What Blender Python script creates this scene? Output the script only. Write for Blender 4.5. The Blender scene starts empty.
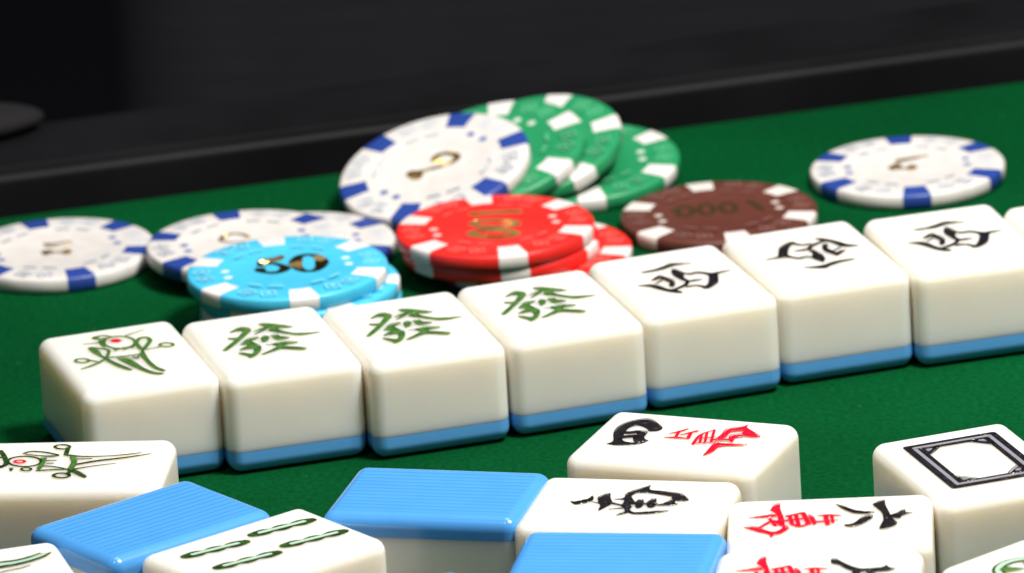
import bpy, bmesh, math, random
from mathutils import Vector, Matrix
from mathutils.geometry import tessellate_polygon

C = bpy.context.scene.collection
SC = bpy.context.scene
M = 0.00091          # metres per layout unit (a tile is 30 units = 27 mm wide, a chip 39 mm across)
random.seed(7)

TILE_W, TILE_H, TILE_D = 30.0, 41.00, 21.63
CAM = {'pos': [-0.0, -2084.808, 702.558], 'R': [0.998277, -0.018739, -0.055608], 'U': [0.05868, 0.318794, 0.946006], 'd': [0.0, 0.947639, -0.319344], 'f': 10019.74}
POSE = {'r1': [-81.4, -95.07, 15.66, 0], 'r2': [-51.4, -90.52, 14.58, 0], 'r3': [-21.48, -86.46, 15.45, 0], 'r4': [7.54, -77.38, 16.7, 0], 'r5': [36.08, -65.65, 17.22, 0], 'r6': [64.94, -54.62, 16.38, 0], 'r7': [95.18, -48.59, 13.87, 0], 'G': [32.69, -167.83, -22.69, 1], 'E': [20.52, -203.29, -14.39, 1], 'D': [-17.57, -190.83, -15.45, 1], 'H': [60.07, -221.01, -3.2, 1], 'J': [90.49, -191.09, 18.14, 0], 'B': [-75.05, -196.47, 37.37, 1], 'C': [-52.33, -217.03, 36.9, 1], 'A': [-92.26, -160.41, -6.81, 1], 'F': [17.09, -233.65, -11.12, 1], 'I': [55.76, -251.32, -7.29, 1], 'N': [-21.37, -259.02, 40.0, 1], 'M': [-110.01, -223.9, 14.0, 1], 'K': [104.05, -249.97, 40.0, 1], 'L': [122.03, -183.01, 13.0, 0], 'r8': [125.75, -46.03, 14.5, 0]}
EDGE = [[-114.7, 69.0], [121.1, 126.2]]
GLYPH = {
"fa": [["green","p",[[-6.9,7.76],[-5.12,9.72],[-3.91,10.55],[-2.55,9.18],[-2.54,7.5],[-3.58,5.67],[-6.66,1.37],[-10.17,-2.98],[-10.81,-2.5],[-7.55,1.78],[-5.06,5.43],[-4.03,7.82],[-5.37,8.17]],0],
["green","p",[[-8.14,4.54],[-6.44,3.94],[-5.43,4.31],[-6.16,2.8],[-7.22,3.1],[-8.17,3.82]],0],
["green","p",[[0.02,10.86],[1.79,10.51],[5.98,6.52],[5.22,6.04],[2.9,7.02],[1.56,8.48],[0.58,9.12]],0],
["green","s",[[1.65,8.81],[-0.05,6.63],[-2.3,4.52]],[1.2,1.0,0.3]],
["green","s",[[0.97,7.82],[-0.27,7.47],[-1.97,6.4]],[0.6,0.7,0.3]],
["green","s",[[2.11,7.29],[2.84,4.55],[4.79,2.16],[6.96,0.6],[10.94,0.33]],[1.3,1.4,1.2,1.5,0.25]],
["green","p",[[0.9,5.91],[2.71,7.39],[2.92,4.32],[1.48,4.81]],0],
["green","p",[[-6.59,-0.96],[-4.29,2.3],[-2.16,2.61],[-2.51,1.66],[-4.08,0.64],[-3.66,-1.4],[-3.06,-3.51],[-3.77,-6.39],[-5.23,-8.92],[-6.79,-10.02],[-6.98,-8.66],[-8.24,-6.34],[-7.87,-5.78],[-5.82,-7.64],[-4.81,-5.91],[-4.73,-3.93],[-7.27,-4.41],[-7.28,-3.67],[-5.02,-1.69]],0],
["green","p",[[-1.5,1.75],[-0.47,2.75],[0.0,1.61],[-0.68,-0.29],[-1.61,-1.15],[-1.84,-0.4]],0],
["green","p",[[0.53,2.19],[2.03,2.51],[2.2,0.96],[3.84,-0.45],[3.39,-1.07],[1.4,-1.07],[0.85,0.11],[0.89,1.38]],0],
["green","s",[[-1.78,-3.28],[0.79,-3.45]],[0.25,0.5]],
["green","p",[[-0.63,-3.44],[2.12,-2.69],[4.74,-4.0],[4.18,-4.66],[2.21,-4.57],[1.64,-5.68],[5.25,-8.18],[5.49,-9.12],[4.75,-9.6],[3.18,-8.51],[0.79,-6.76],[-0.88,-7.73],[-3.49,-9.08],[-3.73,-8.7],[-1.17,-6.68],[0.35,-5.18]],0]],
"xi": [["black","p",[[-6.5,7.49],[-3.12,7.99],[-0.04,9.41],[1.38,10.19],[5.06,7.97],[2.72,8.25],[0.83,8.19],[-1.71,7.06],[-4.1,6.8],[-6.05,6.97]],0],
["black","p",[[-0.72,4.46],[0.28,6.21],[0.75,5.49],[1.44,2.76],[0.36,-0.17],[0.6,-2.93],[-0.3,-2.46],[-0.68,-0.28],[-1.04,1.98]],0],
["black","p",[[1.19,2.89],[2.49,1.83],[4.3,2.11],[5.77,0.58],[6.66,-0.17],[8.93,-0.23],[10.93,-0.42],[8.59,-1.18],[7.72,-1.39],[5.91,-6.37],[4.43,-8.13],[2.53,-9.48],[1.7,-8.58],[3.52,-6.81],[5.46,-2.37],[5.53,-0.52],[4.24,1.1],[2.21,1.03]],0],
["black","s",[[-0.94,-6.35],[1.0,-6.52],[2.39,-8.65]],[0.9,0.9,1.0]],
["black","s",[[0.32,-3.16],[1.89,-3.14],[3.33,-3.14]],[1.0,1.0,0.4]],
["black","p",[[0.61,-3.12],[-0.69,-5.45],[-2.4,-6.43],[-3.98,-7.28],[-3.16,-9.02],[-3.98,-9.34],[-5.64,-7.54],[-7.02,-4.94],[-8.16,-2.47],[-10.14,-0.78],[-7.64,-0.96],[-6.38,-2.28],[-5.46,-5.39],[-4.44,-6.57],[-2.41,-5.48],[-0.74,-4.29],[0.01,-2.81]],0],
["black","p",[[-6.53,1.0],[-3.95,3.51],[-3.41,2.84],[-2.32,-0.46],[-2.93,-3.62],[-3.89,-4.99],[-4.15,-3.92],[-3.39,-2.15],[-3.88,-0.02],[-4.31,1.62],[-5.58,0.87]],0],
["black","s",[[-6.14,-1.18],[-4.19,0.33]],[0.5,0.5]]],
"bird": [["green","s",[[3.52,7.06],[3.15,6.11],[2.6,5.32],[1.91,4.75],[1.12,4.44],[0.29,4.41],[-0.53,4.66],[-1.28,5.18],[-1.92,5.92],[-2.38,6.84],[-2.66,7.88],[-2.72,8.96],[-2.56,10.02],[-2.2,10.97],[-1.65,11.76],[-0.96,12.33],[-0.17,12.65],[0.67,12.68],[1.49,12.43],[2.24,11.91],[2.88,11.17],[3.35,10.24],[3.62,9.2],[3.68,8.12],[3.52,7.06]],[0.75,0.75,0.75,0.75,0.75,0.75,0.75,0.75,0.75,0.75,0.75,0.75,0.75,0.75,0.75,0.75,0.75,0.75,0.75,0.75,0.75,0.75,0.75,0.75,0.75]],
["red","p",[[1.01,9.39],[0.91,9.13],[0.75,8.92],[0.53,8.77],[0.29,8.7],[0.03,8.7],[-0.23,8.79],[-0.47,8.95],[-0.67,9.17],[-0.83,9.43],[-0.92,9.73],[-0.95,10.04],[-0.91,10.33],[-0.81,10.59],[-0.64,10.81],[-0.43,10.95],[-0.19,11.03],[0.07,11.02],[0.33,10.94],[0.57,10.78],[0.78,10.56],[0.93,10.29],[1.03,9.99],[1.05,9.69]],0],
["red","s",[[-1.06,10.31],[1.14,9.43]],[0.5,0.5]],
["green","s",[[2.89,12.31],[5.0,13.25],[7.35,14.35]],[0.6,0.4,0.2]],
["green","s",[[-0.35,13.04],[-1.58,14.39],[-3.94,13.86],[-2.94,12.43],[-1.62,12.54]],[0.7,0.7,0.7,0.7,0.7]],
["green","p",[[-4.04,13.9],[-3.14,14.4],[-2.66,13.51],[-3.53,12.91]],0],
["green","p",[[-3.33,11.79],[-2.16,12.15],[-2.52,9.07],[-3.29,6.65],[-3.62,8.48]],0],
["green","s",[[-6.89,10.63],[-4.89,10.4],[-3.19,10.13]],[0.3,0.45,0.6]],
["green","p",[[-6.61,7.8],[-5.51,8.01],[-4.84,5.08],[-5.08,2.15],[-4.76,0.43],[-5.25,0.2],[-6.17,3.23],[-6.58,5.84]],0],
["green","s",[[-5.87,7.72],[-3.76,5.95],[-3.02,4.2],[-3.94,1.41],[-4.91,-0.15]],[0.8,0.8,0.8,0.8,0.8]],
["green","s",[[3.6,6.83],[5.11,9.08],[6.5,8.96],[6.68,6.83],[5.44,4.27],[3.68,1.69],[3.5,4.28],[3.6,6.83]],[1.0,1.0,1.0,1.0,1.0,1.0,1.0,1.0]],
["green","s",[[3.57,1.28],[5.34,1.53],[7.54,1.76]],[0.5,0.35,0.5]],
["green","s",[[10.47,1.82],[10.34,1.53],[10.13,1.29],[9.85,1.14],[9.53,1.08],[9.18,1.11],[8.83,1.23],[8.5,1.44],[8.22,1.71],[8.0,2.04],[7.85,2.4],[7.8,2.76],[7.84,3.1],[7.97,3.4],[8.18,3.63],[8.46,3.79],[8.78,3.85],[9.13,3.82],[9.48,3.7],[9.81,3.49],[10.1,3.21],[10.32,2.88],[10.46,2.53],[10.51,2.17],[10.47,1.82]],[0.7,0.7,0.7,0.7,0.7,0.7,0.7,0.7,0.7,0.7,0.7,0.7,0.7,0.7,0.7,0.7,0.7,0.7,0.7,0.7,0.7,0.7,0.7,0.7,0.7]],
["green","s",[[-8.44,-0.28],[-8.57,-0.58],[-8.77,-0.81],[-9.05,-0.96],[-9.37,-1.03],[-9.72,-1.0],[-10.07,-0.87],[-10.4,-0.67],[-10.68,-0.39],[-10.9,-0.06],[-11.05,0.29],[-11.1,0.65],[-11.06,0.99],[-10.94,1.29],[-10.73,1.52],[-10.46,1.67],[-10.13,1.74],[-9.79,1.71],[-9.44,1.58],[-9.11,1.38],[-8.82,1.1],[-8.6,0.77],[-8.46,0.42],[-8.4,0.06],[-8.44,-0.28]],[0.7,0.7,0.7,0.7,0.7,0.7,0.7,0.7,0.7,0.7,0.7,0.7,0.7,0.7,0.7,0.7,0.7,0.7,0.7,0.7,0.7,0.7,0.7,0.7,0.7]],
["green","s",[[-8.33,0.13],[-6.72,-2.22]],[0.6,0.6]],
["green","s",[[-11.14,-4.85],[-8.83,-3.77],[-6.77,-2.38],[-4.82,-0.56]],[0.5,0.8,0.8,0.8]],
["green","p",[[3.77,1.83],[3.52,-1.29],[3.24,-5.58],[3.64,-10.54],[4.71,-13.44],[3.86,-13.76],[2.54,-10.19],[2.31,-4.57],[2.32,-0.89]],0],
["green","p",[[-2.79,-1.27],[-0.36,-1.99],[0.35,-6.66],[0.91,-10.14],[2.23,-13.52],[3.94,-15.26],[2.82,-15.54],[1.07,-13.6],[-0.59,-9.14],[-1.51,-5.94]],0],
["green","p",[[-4.66,-0.37],[-3.72,-3.76],[-2.41,-7.43],[-1.54,-9.87],[-2.2,-10.1],[-3.75,-7.15],[-4.97,-2.88],[-5.12,-0.42]],0],
["green","s",[[-4.96,-0.12],[-1.27,-0.9],[2.68,-1.25]],[0.7,0.7,0.7]],
["green","s",[[-1.57,5.07],[-1.55,3.49],[-0.81,4.7]],[0.6,0.6,0.6]],
["green","s",[[0.27,4.46],[0.37,3.2],[1.09,4.34]],[0.6,0.6,0.6]],
["green","s",[[1.88,4.61],[2.06,3.68],[2.72,5.12]],[0.6,0.6,0.6]],
["green","s",[[0.66,-2.21],[1.14,-3.64],[1.78,-2.29]],[0.6,0.6,0.6]]],
"bird_side": [["darkgreen","s",[[-5.77,0.8],[-5.77,0.01],[-6.01,-0.71],[-6.47,-1.32],[-7.11,-1.77],[-7.91,-2.03],[-8.79,-2.09],[-9.7,-1.93],[-10.58,-1.58],[-11.38,-1.05],[-12.02,-0.39],[-12.48,0.37],[-12.72,1.18],[-12.72,1.97],[-12.48,2.69],[-12.02,3.3],[-11.37,3.75],[-10.58,4.02],[-9.7,4.07],[-8.78,3.92],[-7.9,3.57],[-7.1,3.04],[-6.46,2.37],[-6.0,1.6],[-5.77,0.8]],[0.7,0.7,0.7,0.7,0.7,0.7,0.7,0.7,0.7,0.7,0.7,0.7,0.7,0.7,0.7,0.7,0.7,0.7,0.7,0.7,0.7,0.7,0.7,0.7,0.7]],
["red","s",[[-9.16,0.67],[-9.16,0.45],[-9.23,0.25],[-9.37,0.08],[-9.56,-0.04],[-9.8,-0.11],[-10.06,-0.13],[-10.33,-0.08],[-10.59,0.02],[-10.82,0.16],[-11.01,0.35],[-11.14,0.56],[-11.21,0.78],[-11.2,1.0],[-11.13,1.2],[-10.99,1.36],[-10.8,1.49],[-10.57,1.56],[-10.31,1.57],[-10.04,1.53],[-9.78,1.43],[-9.55,1.29],[-9.36,1.1],[-9.23,0.89],[-9.16,0.67]],[0.7,0.7,0.7,0.7,0.7,0.7,0.7,0.7,0.7,0.7,0.7,0.7,0.7,0.7,0.7,0.7,0.7,0.7,0.7,0.7,0.7,0.7,0.7,0.7,0.7]],
["darkgreen","s",[[-15.19,7.55],[-13.88,4.09],[-12.84,-0.19],[-13.81,-2.45]],[1.1,1.1,1.1,1.1]],
["darkgreen","s",[[-16.75,2.66],[-15.45,3.65],[-13.69,3.55]],[0.8,0.8,0.8]],
["darkgreen","s",[[-16.64,-0.51],[-14.65,-1.67],[-12.75,-1.24]],[0.8,0.8,0.8]],
["darkgreen","s",[[-10.02,5.78],[-8.65,6.87],[-5.64,6.18],[-2.85,4.44]],[0.7,0.7,0.7,0.7]],
["darkgreen","s",[[-9.56,5.12],[-6.07,4.09],[-2.77,3.91]],[0.5,0.5,0.5]],
["darkgreen","s",[[-1.1,9.22],[-1.11,8.89],[-1.22,8.59],[-1.42,8.33],[-1.71,8.15],[-2.06,8.04],[-2.46,8.02],[-2.86,8.08],[-3.25,8.23],[-3.6,8.45],[-3.88,8.73],[-4.08,9.05],[-4.18,9.39],[-4.18,9.72],[-4.07,10.02],[-3.86,10.27],[-3.57,10.46],[-3.22,10.56],[-2.83,10.59],[-2.42,10.52],[-2.03,10.37],[-1.68,10.15],[-1.4,9.87],[-1.2,9.55],[-1.1,9.22]],[0.7,0.7,0.7,0.7,0.7,0.7,0.7,0.7,0.7,0.7,0.7,0.7,0.7,0.7,0.7,0.7,0.7,0.7,0.7,0.7,0.7,0.7,0.7,0.7,0.7]],
["darkgreen","s",[[-1.32,8.49],[-1.22,4.46]],[1.0,1.0]],
["green","p",[[-0.41,3.88],[0.94,3.28],[1.79,-0.14],[1.53,-5.37],[0.5,-4.27],[0.67,-0.39]],0],
["darkgreen","s",[[-1.01,4.23],[2.41,3.2],[7.13,3.16],[11.37,3.87],[14.21,4.88]],[0.9,0.7,0.5,0.6,0.4]],
["darkgreen","s",[[1.64,-1.6],[6.05,0.47],[10.92,1.89],[16.24,4.03]],[0.9,1.0,0.8,0.4]],
["darkgreen","s",[[0.83,-4.81],[5.07,-2.84],[9.92,-1.31]],[0.8,0.5,0.3]],
["darkgreen","s",[[1.54,1.67],[4.43,1.72]],[0.5,0.5]],
["green","p",[[-6.14,2.61],[-4.86,2.75],[-4.86,-2.19],[-5.39,-5.0],[-6.05,-3.5],[-5.46,-0.06]],0],
["darkgreen","s",[[-5.39,3.21],[-3.37,3.52]],[0.5,0.5]],
["darkgreen","s",[[-4.83,1.07],[-2.8,1.06]],[0.5,0.5]],
["darkgreen","s",[[-4.47,-0.64],[-3.12,-0.71]],[0.5,0.5]],
["darkgreen","s",[[-4.97,-2.19],[-2.52,-2.85],[0.71,-4.7]],[0.6,0.6,0.6]],
["darkgreen","s",[[-5.76,-4.98],[-2.63,-4.62],[0.66,-4.38]],[0.7,0.7,0.7]],
["darkgreen","p",[[0.92,-3.66],[2.95,-5.76],[4.85,-8.48],[4.87,-9.63],[4.12,-9.38],[1.02,-5.34]],0],
["darkgreen","s",[[1.33,-8.29],[1.32,-8.64],[1.21,-8.96],[0.99,-9.23],[0.68,-9.43],[0.31,-9.55],[-0.11,-9.57],[-0.54,-9.5],[-0.95,-9.34],[-1.32,-9.11],[-1.63,-8.81],[-1.84,-8.47],[-1.94,-8.11],[-1.94,-7.76],[-1.82,-7.44],[-1.6,-7.17],[-1.3,-6.97],[-0.92,-6.86],[-0.5,-6.83],[-0.07,-6.9],[0.34,-7.06],[0.71,-7.3],[1.01,-7.59],[1.22,-7.93],[1.33,-8.29]],[0.8,0.8,0.8,0.8,0.8,0.8,0.8,0.8,0.8,0.8,0.8,0.8,0.8,0.8,0.8,0.8,0.8,0.8,0.8,0.8,0.8,0.8,0.8,0.8,0.8]],
["darkgreen","s",[[0.82,-7.22],[1.28,-4.94]],[1.0,1.0]],
["darkgreen","s",[[-7.11,-4.17],[-7.11,-4.42],[-7.17,-4.64],[-7.31,-4.83],[-7.5,-4.97],[-7.73,-5.05],[-7.99,-5.07],[-8.26,-5.02],[-8.52,-4.91],[-8.75,-4.75],[-8.94,-4.55],[-9.08,-4.31],[-9.15,-4.06],[-9.15,-3.82],[-9.08,-3.59],[-8.95,-3.41],[-8.76,-3.27],[-8.53,-3.18],[-8.27,-3.17],[-8.0,-3.21],[-7.74,-3.32],[-7.5,-3.48],[-7.31,-3.69],[-7.18,-3.92],[-7.11,-4.17]],[0.6,0.6,0.6,0.6,0.6,0.6,0.6,0.6,0.6,0.6,0.6,0.6,0.6,0.6,0.6,0.6,0.6,0.6,0.6,0.6,0.6,0.6,0.6,0.6,0.6]],
["darkgreen","p",[[-11.81,-3.18],[-10.86,-3.24],[-11.15,-5.21]],0]],
"bird_tail": [["mint","p",[[0.88,5.0],[6.79,4.82],[10.84,5.16],[15.11,6.5],[17.4,6.05],[14.7,4.68],[10.27,2.57],[6.19,2.07],[-0.07,0.6]],0],
["darkgreen","s",[[0.88,5.0],[6.81,4.93],[9.75,4.73],[12.47,5.36],[15.4,6.74]],[0.5,0.5,0.5,0.5,0.4]],
["darkgreen","s",[[0.17,1.69],[6.79,2.11],[9.21,2.25],[12.34,2.99],[15.67,4.56],[17.49,6.31]],[0.9,1.2,1.0,0.9,0.8,0.4]],
["darkgreen","s",[[3.43,-1.53],[7.39,-0.62],[10.05,-0.22],[12.08,0.7]],[0.5,0.5,0.5,0.3]]],
"four_bamboo": [["darkgreen","s",[[-14.2,6.5],[-13.48,6.4],[-12.75,6.3],[-12.02,6.19],[-11.29,6.09],[-10.56,5.98],[-9.84,5.88],[-9.11,5.78],[-8.38,5.67],[-7.65,5.57],[-6.92,5.46],[-6.19,5.36],[-5.46,5.25],[-4.73,5.15],[-4.0,5.05],[-3.27,4.94],[-2.54,4.84],[-1.81,4.73],[-1.08,4.63]],[2.4,2.8,3.0923393758658797,3.3,3.0923393758658797,2.5250000000000004,1.7500000000000002,2.5250000000000004,3.0923393758658797,3.3,3.0923393758658806,2.5249999999999995,1.7500000000000004,2.524999999999999,3.09233937586588,3.3,3.0923393758658806,2.8,2.4]],
["mint","s",[[-12.63,6.28],[-2.66,4.85]],[1.05,1.05]],
["darkgreen","s",[[2.52,6.74],[3.25,6.65],[3.98,6.56],[4.72,6.47],[5.45,6.38],[6.18,6.29],[6.92,6.19],[7.65,6.1],[8.38,6.01],[9.12,5.92],[9.85,5.83],[10.59,5.74],[11.32,5.65],[12.06,5.56],[12.79,5.47],[13.53,5.38],[14.27,5.29],[15.0,5.19],[15.74,5.1]],[2.4,2.8,3.0923393758658797,3.3,3.0923393758658797,2.5250000000000004,1.7500000000000002,2.5250000000000004,3.0923393758658797,3.3,3.0923393758658806,2.5249999999999995,1.7500000000000004,2.524999999999999,3.09233937586588,3.3,3.0923393758658806,2.8,2.4]],
["mint","s",[[4.1,6.54],[14.15,5.3]],[1.05,1.05]],
["darkgreen","s",[[-13.58,-3.36],[-12.85,-3.45],[-12.11,-3.54],[-11.37,-3.64],[-10.63,-3.73],[-9.9,-3.82],[-9.16,-3.92],[-8.42,-4.01],[-7.68,-4.11],[-6.94,-4.2],[-6.2,-4.29],[-5.46,-4.39],[-4.72,-4.48],[-3.98,-4.57],[-3.24,-4.67],[-2.5,-4.76],[-1.76,-4.86],[-1.02,-4.95],[-0.28,-5.04]],[2.4,2.8,3.0923393758658797,3.3,3.0923393758658797,2.5250000000000004,1.7500000000000002,2.5250000000000004,3.0923393758658797,3.3,3.0923393758658806,2.5249999999999995,1.7500000000000004,2.524999999999999,3.09233937586588,3.3,3.0923393758658806,2.8,2.4]],
["mint","s",[[-11.99,-3.56],[-1.88,-4.84]],[1.05,1.05]],
["darkgreen","s",[[3.17,-3.04],[3.9,-3.15],[4.63,-3.25],[5.36,-3.35],[6.08,-3.45],[6.81,-3.55],[7.54,-3.65],[8.27,-3.75],[8.99,-3.86],[9.72,-3.96],[10.45,-4.06],[11.18,-4.16],[11.91,-4.26],[12.64,-4.36],[13.37,-4.47],[14.1,-4.57],[14.83,-4.67],[15.56,-4.77],[16.29,-4.87]],[2.4,2.8,3.0923393758658797,3.3,3.0923393758658797,2.5250000000000004,1.7500000000000002,2.5250000000000004,3.0923393758658797,3.3,3.0923393758658806,2.5249999999999995,1.7500000000000004,2.524999999999999,3.09233937586588,3.3,3.0923393758658806,2.8,2.4]],
["mint","s",[[4.74,-3.26],[14.71,-4.65]],[1.05,1.05]]],
"wan_si": [["black","p",[[-13.96,-6.55],[-13.18,-4.64],[-14.75,-0.29],[-15.36,3.48],[-14.55,6.75],[-12.82,8.89],[-10.75,9.67],[-8.31,7.53],[-6.36,5.09],[-6.45,3.32],[-8.08,2.65],[-9.16,4.05],[-11.11,5.36],[-12.22,5.42],[-13.14,3.36],[-12.66,-0.33],[-11.66,-3.89],[-8.89,-4.69],[-6.64,-2.55],[-6.67,-3.89],[-8.2,-5.56],[-11.71,-6.76]],0],
["black","p",[[-11.02,2.3],[-8.53,2.14],[-7.94,-1.31],[-6.69,-3.07],[-8.39,-4.58],[-10.09,-1.29],[-9.89,0.29]],0],
["black","s",[[-13.13,0.69],[-11.72,0.8],[-10.44,1.71]],[1.6,1.6,1.6]],
["black","s",[[-12.41,-2.12],[-9.87,-0.72]],[1.6,1.6]],
["red","s",[[-3.71,-0.46],[-1.24,-0.11],[1.03,-0.01]],[0.4,1.1,0.5]],
["red","s",[[-3.47,1.95],[-2.12,3.17],[-0.83,5.31]],[0.4,0.9,0.6]],
["red","s",[[-2.0,3.61],[-1.48,0.04]],[0.7,0.7]],
["red","s",[[-0.92,1.7],[0.29,3.0],[1.5,4.5]],[0.4,0.7,0.9]],
["red","s",[[0.62,3.38],[1.3,-0.15]],[0.8,0.8]],
["red","s",[[3.5,-3.12],[3.01,2.48],[4.81,5.86]],[0.8,0.6,0.4]],
["red","s",[[3.62,0.37],[6.3,1.9]],[0.45,0.45]],
["red","s",[[3.78,-2.44],[7.39,-1.02]],[0.5,0.5]],
["red","s",[[3.28,2.44],[4.61,-2.05]],[0.6,0.6]],
["red","s",[[3.92,3.92],[5.6,-1.83]],[0.6,0.6]],
["red","s",[[4.81,5.86],[6.73,-1.37]],[0.6,0.6]],
["red","p",[[8.02,-9.4],[9.12,-6.12],[9.16,-3.06],[14.15,-1.63],[13.48,-0.97],[9.03,-1.57],[7.79,-1.13],[7.7,-3.59],[7.89,-6.19]],0],
["red","p",[[7.33,3.46],[7.16,7.31],[9.84,8.84],[10.48,10.21],[10.75,8.53],[13.39,6.05],[15.43,3.75],[12.83,3.68],[11.25,4.85],[10.88,6.81],[8.46,5.76],[8.51,3.21],[8.28,1.22],[7.06,0.33],[7.13,2.08]],0],
["red","p",[[10.03,0.39],[9.24,3.48],[11.02,4.7],[11.83,3.65],[10.59,2.15],[10.97,-0.31]],0],
["red","s",[[6.63,0.03],[10.22,1.04]],[0.9,0.9]]],
"east": [["black","p",[[-11.51,-0.79],[-10.54,-1.11],[-8.09,1.08],[-7.84,2.46],[-7.22,0.59],[-7.61,-1.03],[-10.02,-2.74]],0],
["black","p",[[-7.06,-0.99],[-5.67,-1.27],[-6.37,1.54],[-5.62,3.2],[-4.69,4.31],[-3.93,1.42],[-2.94,-1.45],[-3.73,-3.9],[-4.59,-5.87],[-4.79,-3.19],[-5.48,-1.74]],0],
["black","s",[[-3.37,-1.17],[-0.21,-2.74]],[0.9,0.7]],
["black","s",[[-2.69,-5.0],[-0.25,-4.17]],[0.3,0.6]],
["black","p",[[-2.85,0.86],[-1.06,1.64],[-0.94,4.85],[2.14,8.7],[2.6,9.13],[2.99,6.76],[5.78,6.18],[9.35,5.27],[10.8,3.79],[12.12,1.34],[10.87,0.93],[8.84,1.24],[8.46,3.2],[6.86,3.87],[3.22,5.1],[0.74,4.9],[0.06,2.93],[0.77,0.99],[1.88,-1.46],[0.94,-2.02],[1.53,-3.4],[1.4,-4.68],[2.71,-6.39],[6.93,-5.26],[9.48,-4.82],[8.2,-5.95],[5.64,-7.02],[2.95,-7.48],[1.65,-6.63],[-0.16,-8.52],[-0.13,-7.41],[0.84,-6.15],[0.3,-4.37],[-0.69,-2.7],[-0.48,-0.94],[-0.9,0.7]],0],
["black","p",[[1.88,-1.07],[2.15,1.1],[2.98,0.77],[3.57,-2.52],[3.15,-3.98],[2.47,-3.32]],0],
["black","p",[[4.18,-0.48],[4.81,1.72],[5.51,1.37],[6.1,-2.55],[5.45,-3.64],[4.67,-2.67]],0],
["black","s",[[1.23,-1.04],[3.81,-1.31],[6.01,-1.13]],[0.9,0.9,0.9]],
["black","p",[[6.04,-1.92],[7.62,-0.84],[9.03,1.65],[9.74,-0.67],[10.53,-1.09],[9.77,-1.7],[7.37,-2.21]],0]],
"wan_liu": [["red","p",[[-11.8,6.76],[-11.09,9.48],[-10.15,10.67],[-9.96,7.2],[-9.23,1.96],[-9.04,-2.55],[-10.0,-1.9],[-10.24,3.15],[-10.93,5.37]],0],
["red","p",[[-16.17,2.87],[-13.68,3.76],[-10.92,4.62],[-9.98,3.12],[-13.66,2.58]],0],
["red","p",[[-17.08,-2.47],[-14.7,-2.22],[-12.83,-4.56],[-10.98,-5.83],[-9.35,-4.11],[-9.12,-1.79],[-8.14,-4.03],[-9.79,-7.14],[-11.07,-7.52],[-11.49,-8.96],[-11.95,-7.0],[-13.92,-5.6]],0],
["red","s",[[-13.77,-3.07],[-11.86,0.02],[-10.87,0.55],[-10.11,-1.36]],[0.8,0.9,0.9,0.7]],
["red","s",[[-11.88,1.73],[-10.73,-2.35]],[0.8,0.8]],
["red","s",[[-9.95,0.23],[-7.38,0.68],[-4.37,1.4]],[1.2,0.8,0.8]],
["red","s",[[-8.44,2.94],[-5.39,4.41]],[0.9,0.9]],
["red","s",[[-5.39,4.41],[-4.74,1.45],[-4.16,-2.04]],[1.1,1.1,1.1]],
["red","s",[[-7.96,2.89],[-7.43,-1.66]],[0.9,0.9]],
["red","s",[[-7.54,-1.76],[-5.87,-3.44],[-4.16,-2.04]],[0.9,0.9,0.9]],
["red","s",[[-6.75,3.5],[-6.05,-3.21]],[0.9,0.9]],
["red","p",[[-4.17,3.2],[-3.35,1.93],[-2.69,-1.67],[-3.12,-2.69],[-3.7,0.04]],0],
["red","s",[[-3.14,-1.09],[-0.75,-0.94],[1.63,-0.46]],[0.9,0.8,0.4]],
["red","s",[[-2.25,2.44],[-0.04,2.3],[2.17,1.93]],[0.5,1.2,0.5]],
["red","s",[[-0.85,2.28],[-0.37,-3.11]],[1.0,1.0]],
["red","s",[[0.41,1.92],[0.65,-2.06]],[0.7,0.7]],
["black","p",[[1.14,8.6],[2.51,7.58],[5.1,4.6],[8.71,3.32],[7.69,2.58],[5.11,2.88],[2.89,5.28]],0],
["black","p",[[2.86,-3.38],[4.77,-2.85],[6.59,0.68],[8.06,1.68],[8.36,-0.06],[6.6,-3.06],[4.78,-4.56],[3.31,-4.39]],0],
["black","p",[[8.52,7.64],[9.58,9.24],[10.72,9.97],[10.91,7.15],[11.66,2.77],[12.21,-0.51],[13.28,-3.51],[12.47,-5.44],[10.28,-6.89],[10.02,-5.58],[10.75,-1.41],[10.37,2.92],[9.26,5.73]],0],
["black","p",[[11.66,0.84],[13.2,1.95],[14.75,4.13],[14.97,2.39],[16.44,1.68],[14.38,0.74],[13.94,-0.81],[13.2,-0.73],[12.21,-0.08]],0]],
"wan_wu": [["red","p",[[-12.01,6.28],[-11.51,8.97],[-10.67,10.18],[-10.24,6.83],[-9.16,1.81],[-8.64,-2.54],[-9.64,-1.99],[-10.23,2.89],[-11.07,5.0]],0],
["red","p",[[-16.04,2.2],[-13.65,3.24],[-11.0,4.27],[-9.97,2.88],[-13.55,2.1]],0],
["red","p",[[-16.56,-3.05],[-14.23,-2.62],[-12.23,-4.76],[-10.32,-5.87],[-8.84,-4.08],[-8.78,-1.82],[-7.66,-3.92],[-9.06,-7.05],[-10.29,-7.51],[-10.61,-8.93],[-11.2,-7.06],[-13.23,-5.85]],0],
["red","s",[[-13.26,-3.38],[-11.6,-0.26],[-10.67,0.32],[-9.79,-1.47]],[0.8,0.9,0.9,0.7]],
["red","s",[[-11.74,1.4],[-10.32,-2.47]],[0.8,0.8]],
["red","s",[[-9.74,0.08],[-7.24,0.7],[-4.34,1.62]],[1.2,0.8,0.8]],
["red","s",[[-8.44,2.82],[-5.55,4.46]],[0.9,0.9]],
["red","s",[[-5.55,4.46],[-4.7,1.63],[-3.88,-1.7]],[1.1,1.1,1.1]],
["red","s",[[-7.96,2.8],[-7.13,-1.57]],[0.9,0.9]],
["red","s",[[-7.23,-1.67],[-5.47,-3.19],[-3.88,-1.7]],[0.9,0.9,0.9]],
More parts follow.
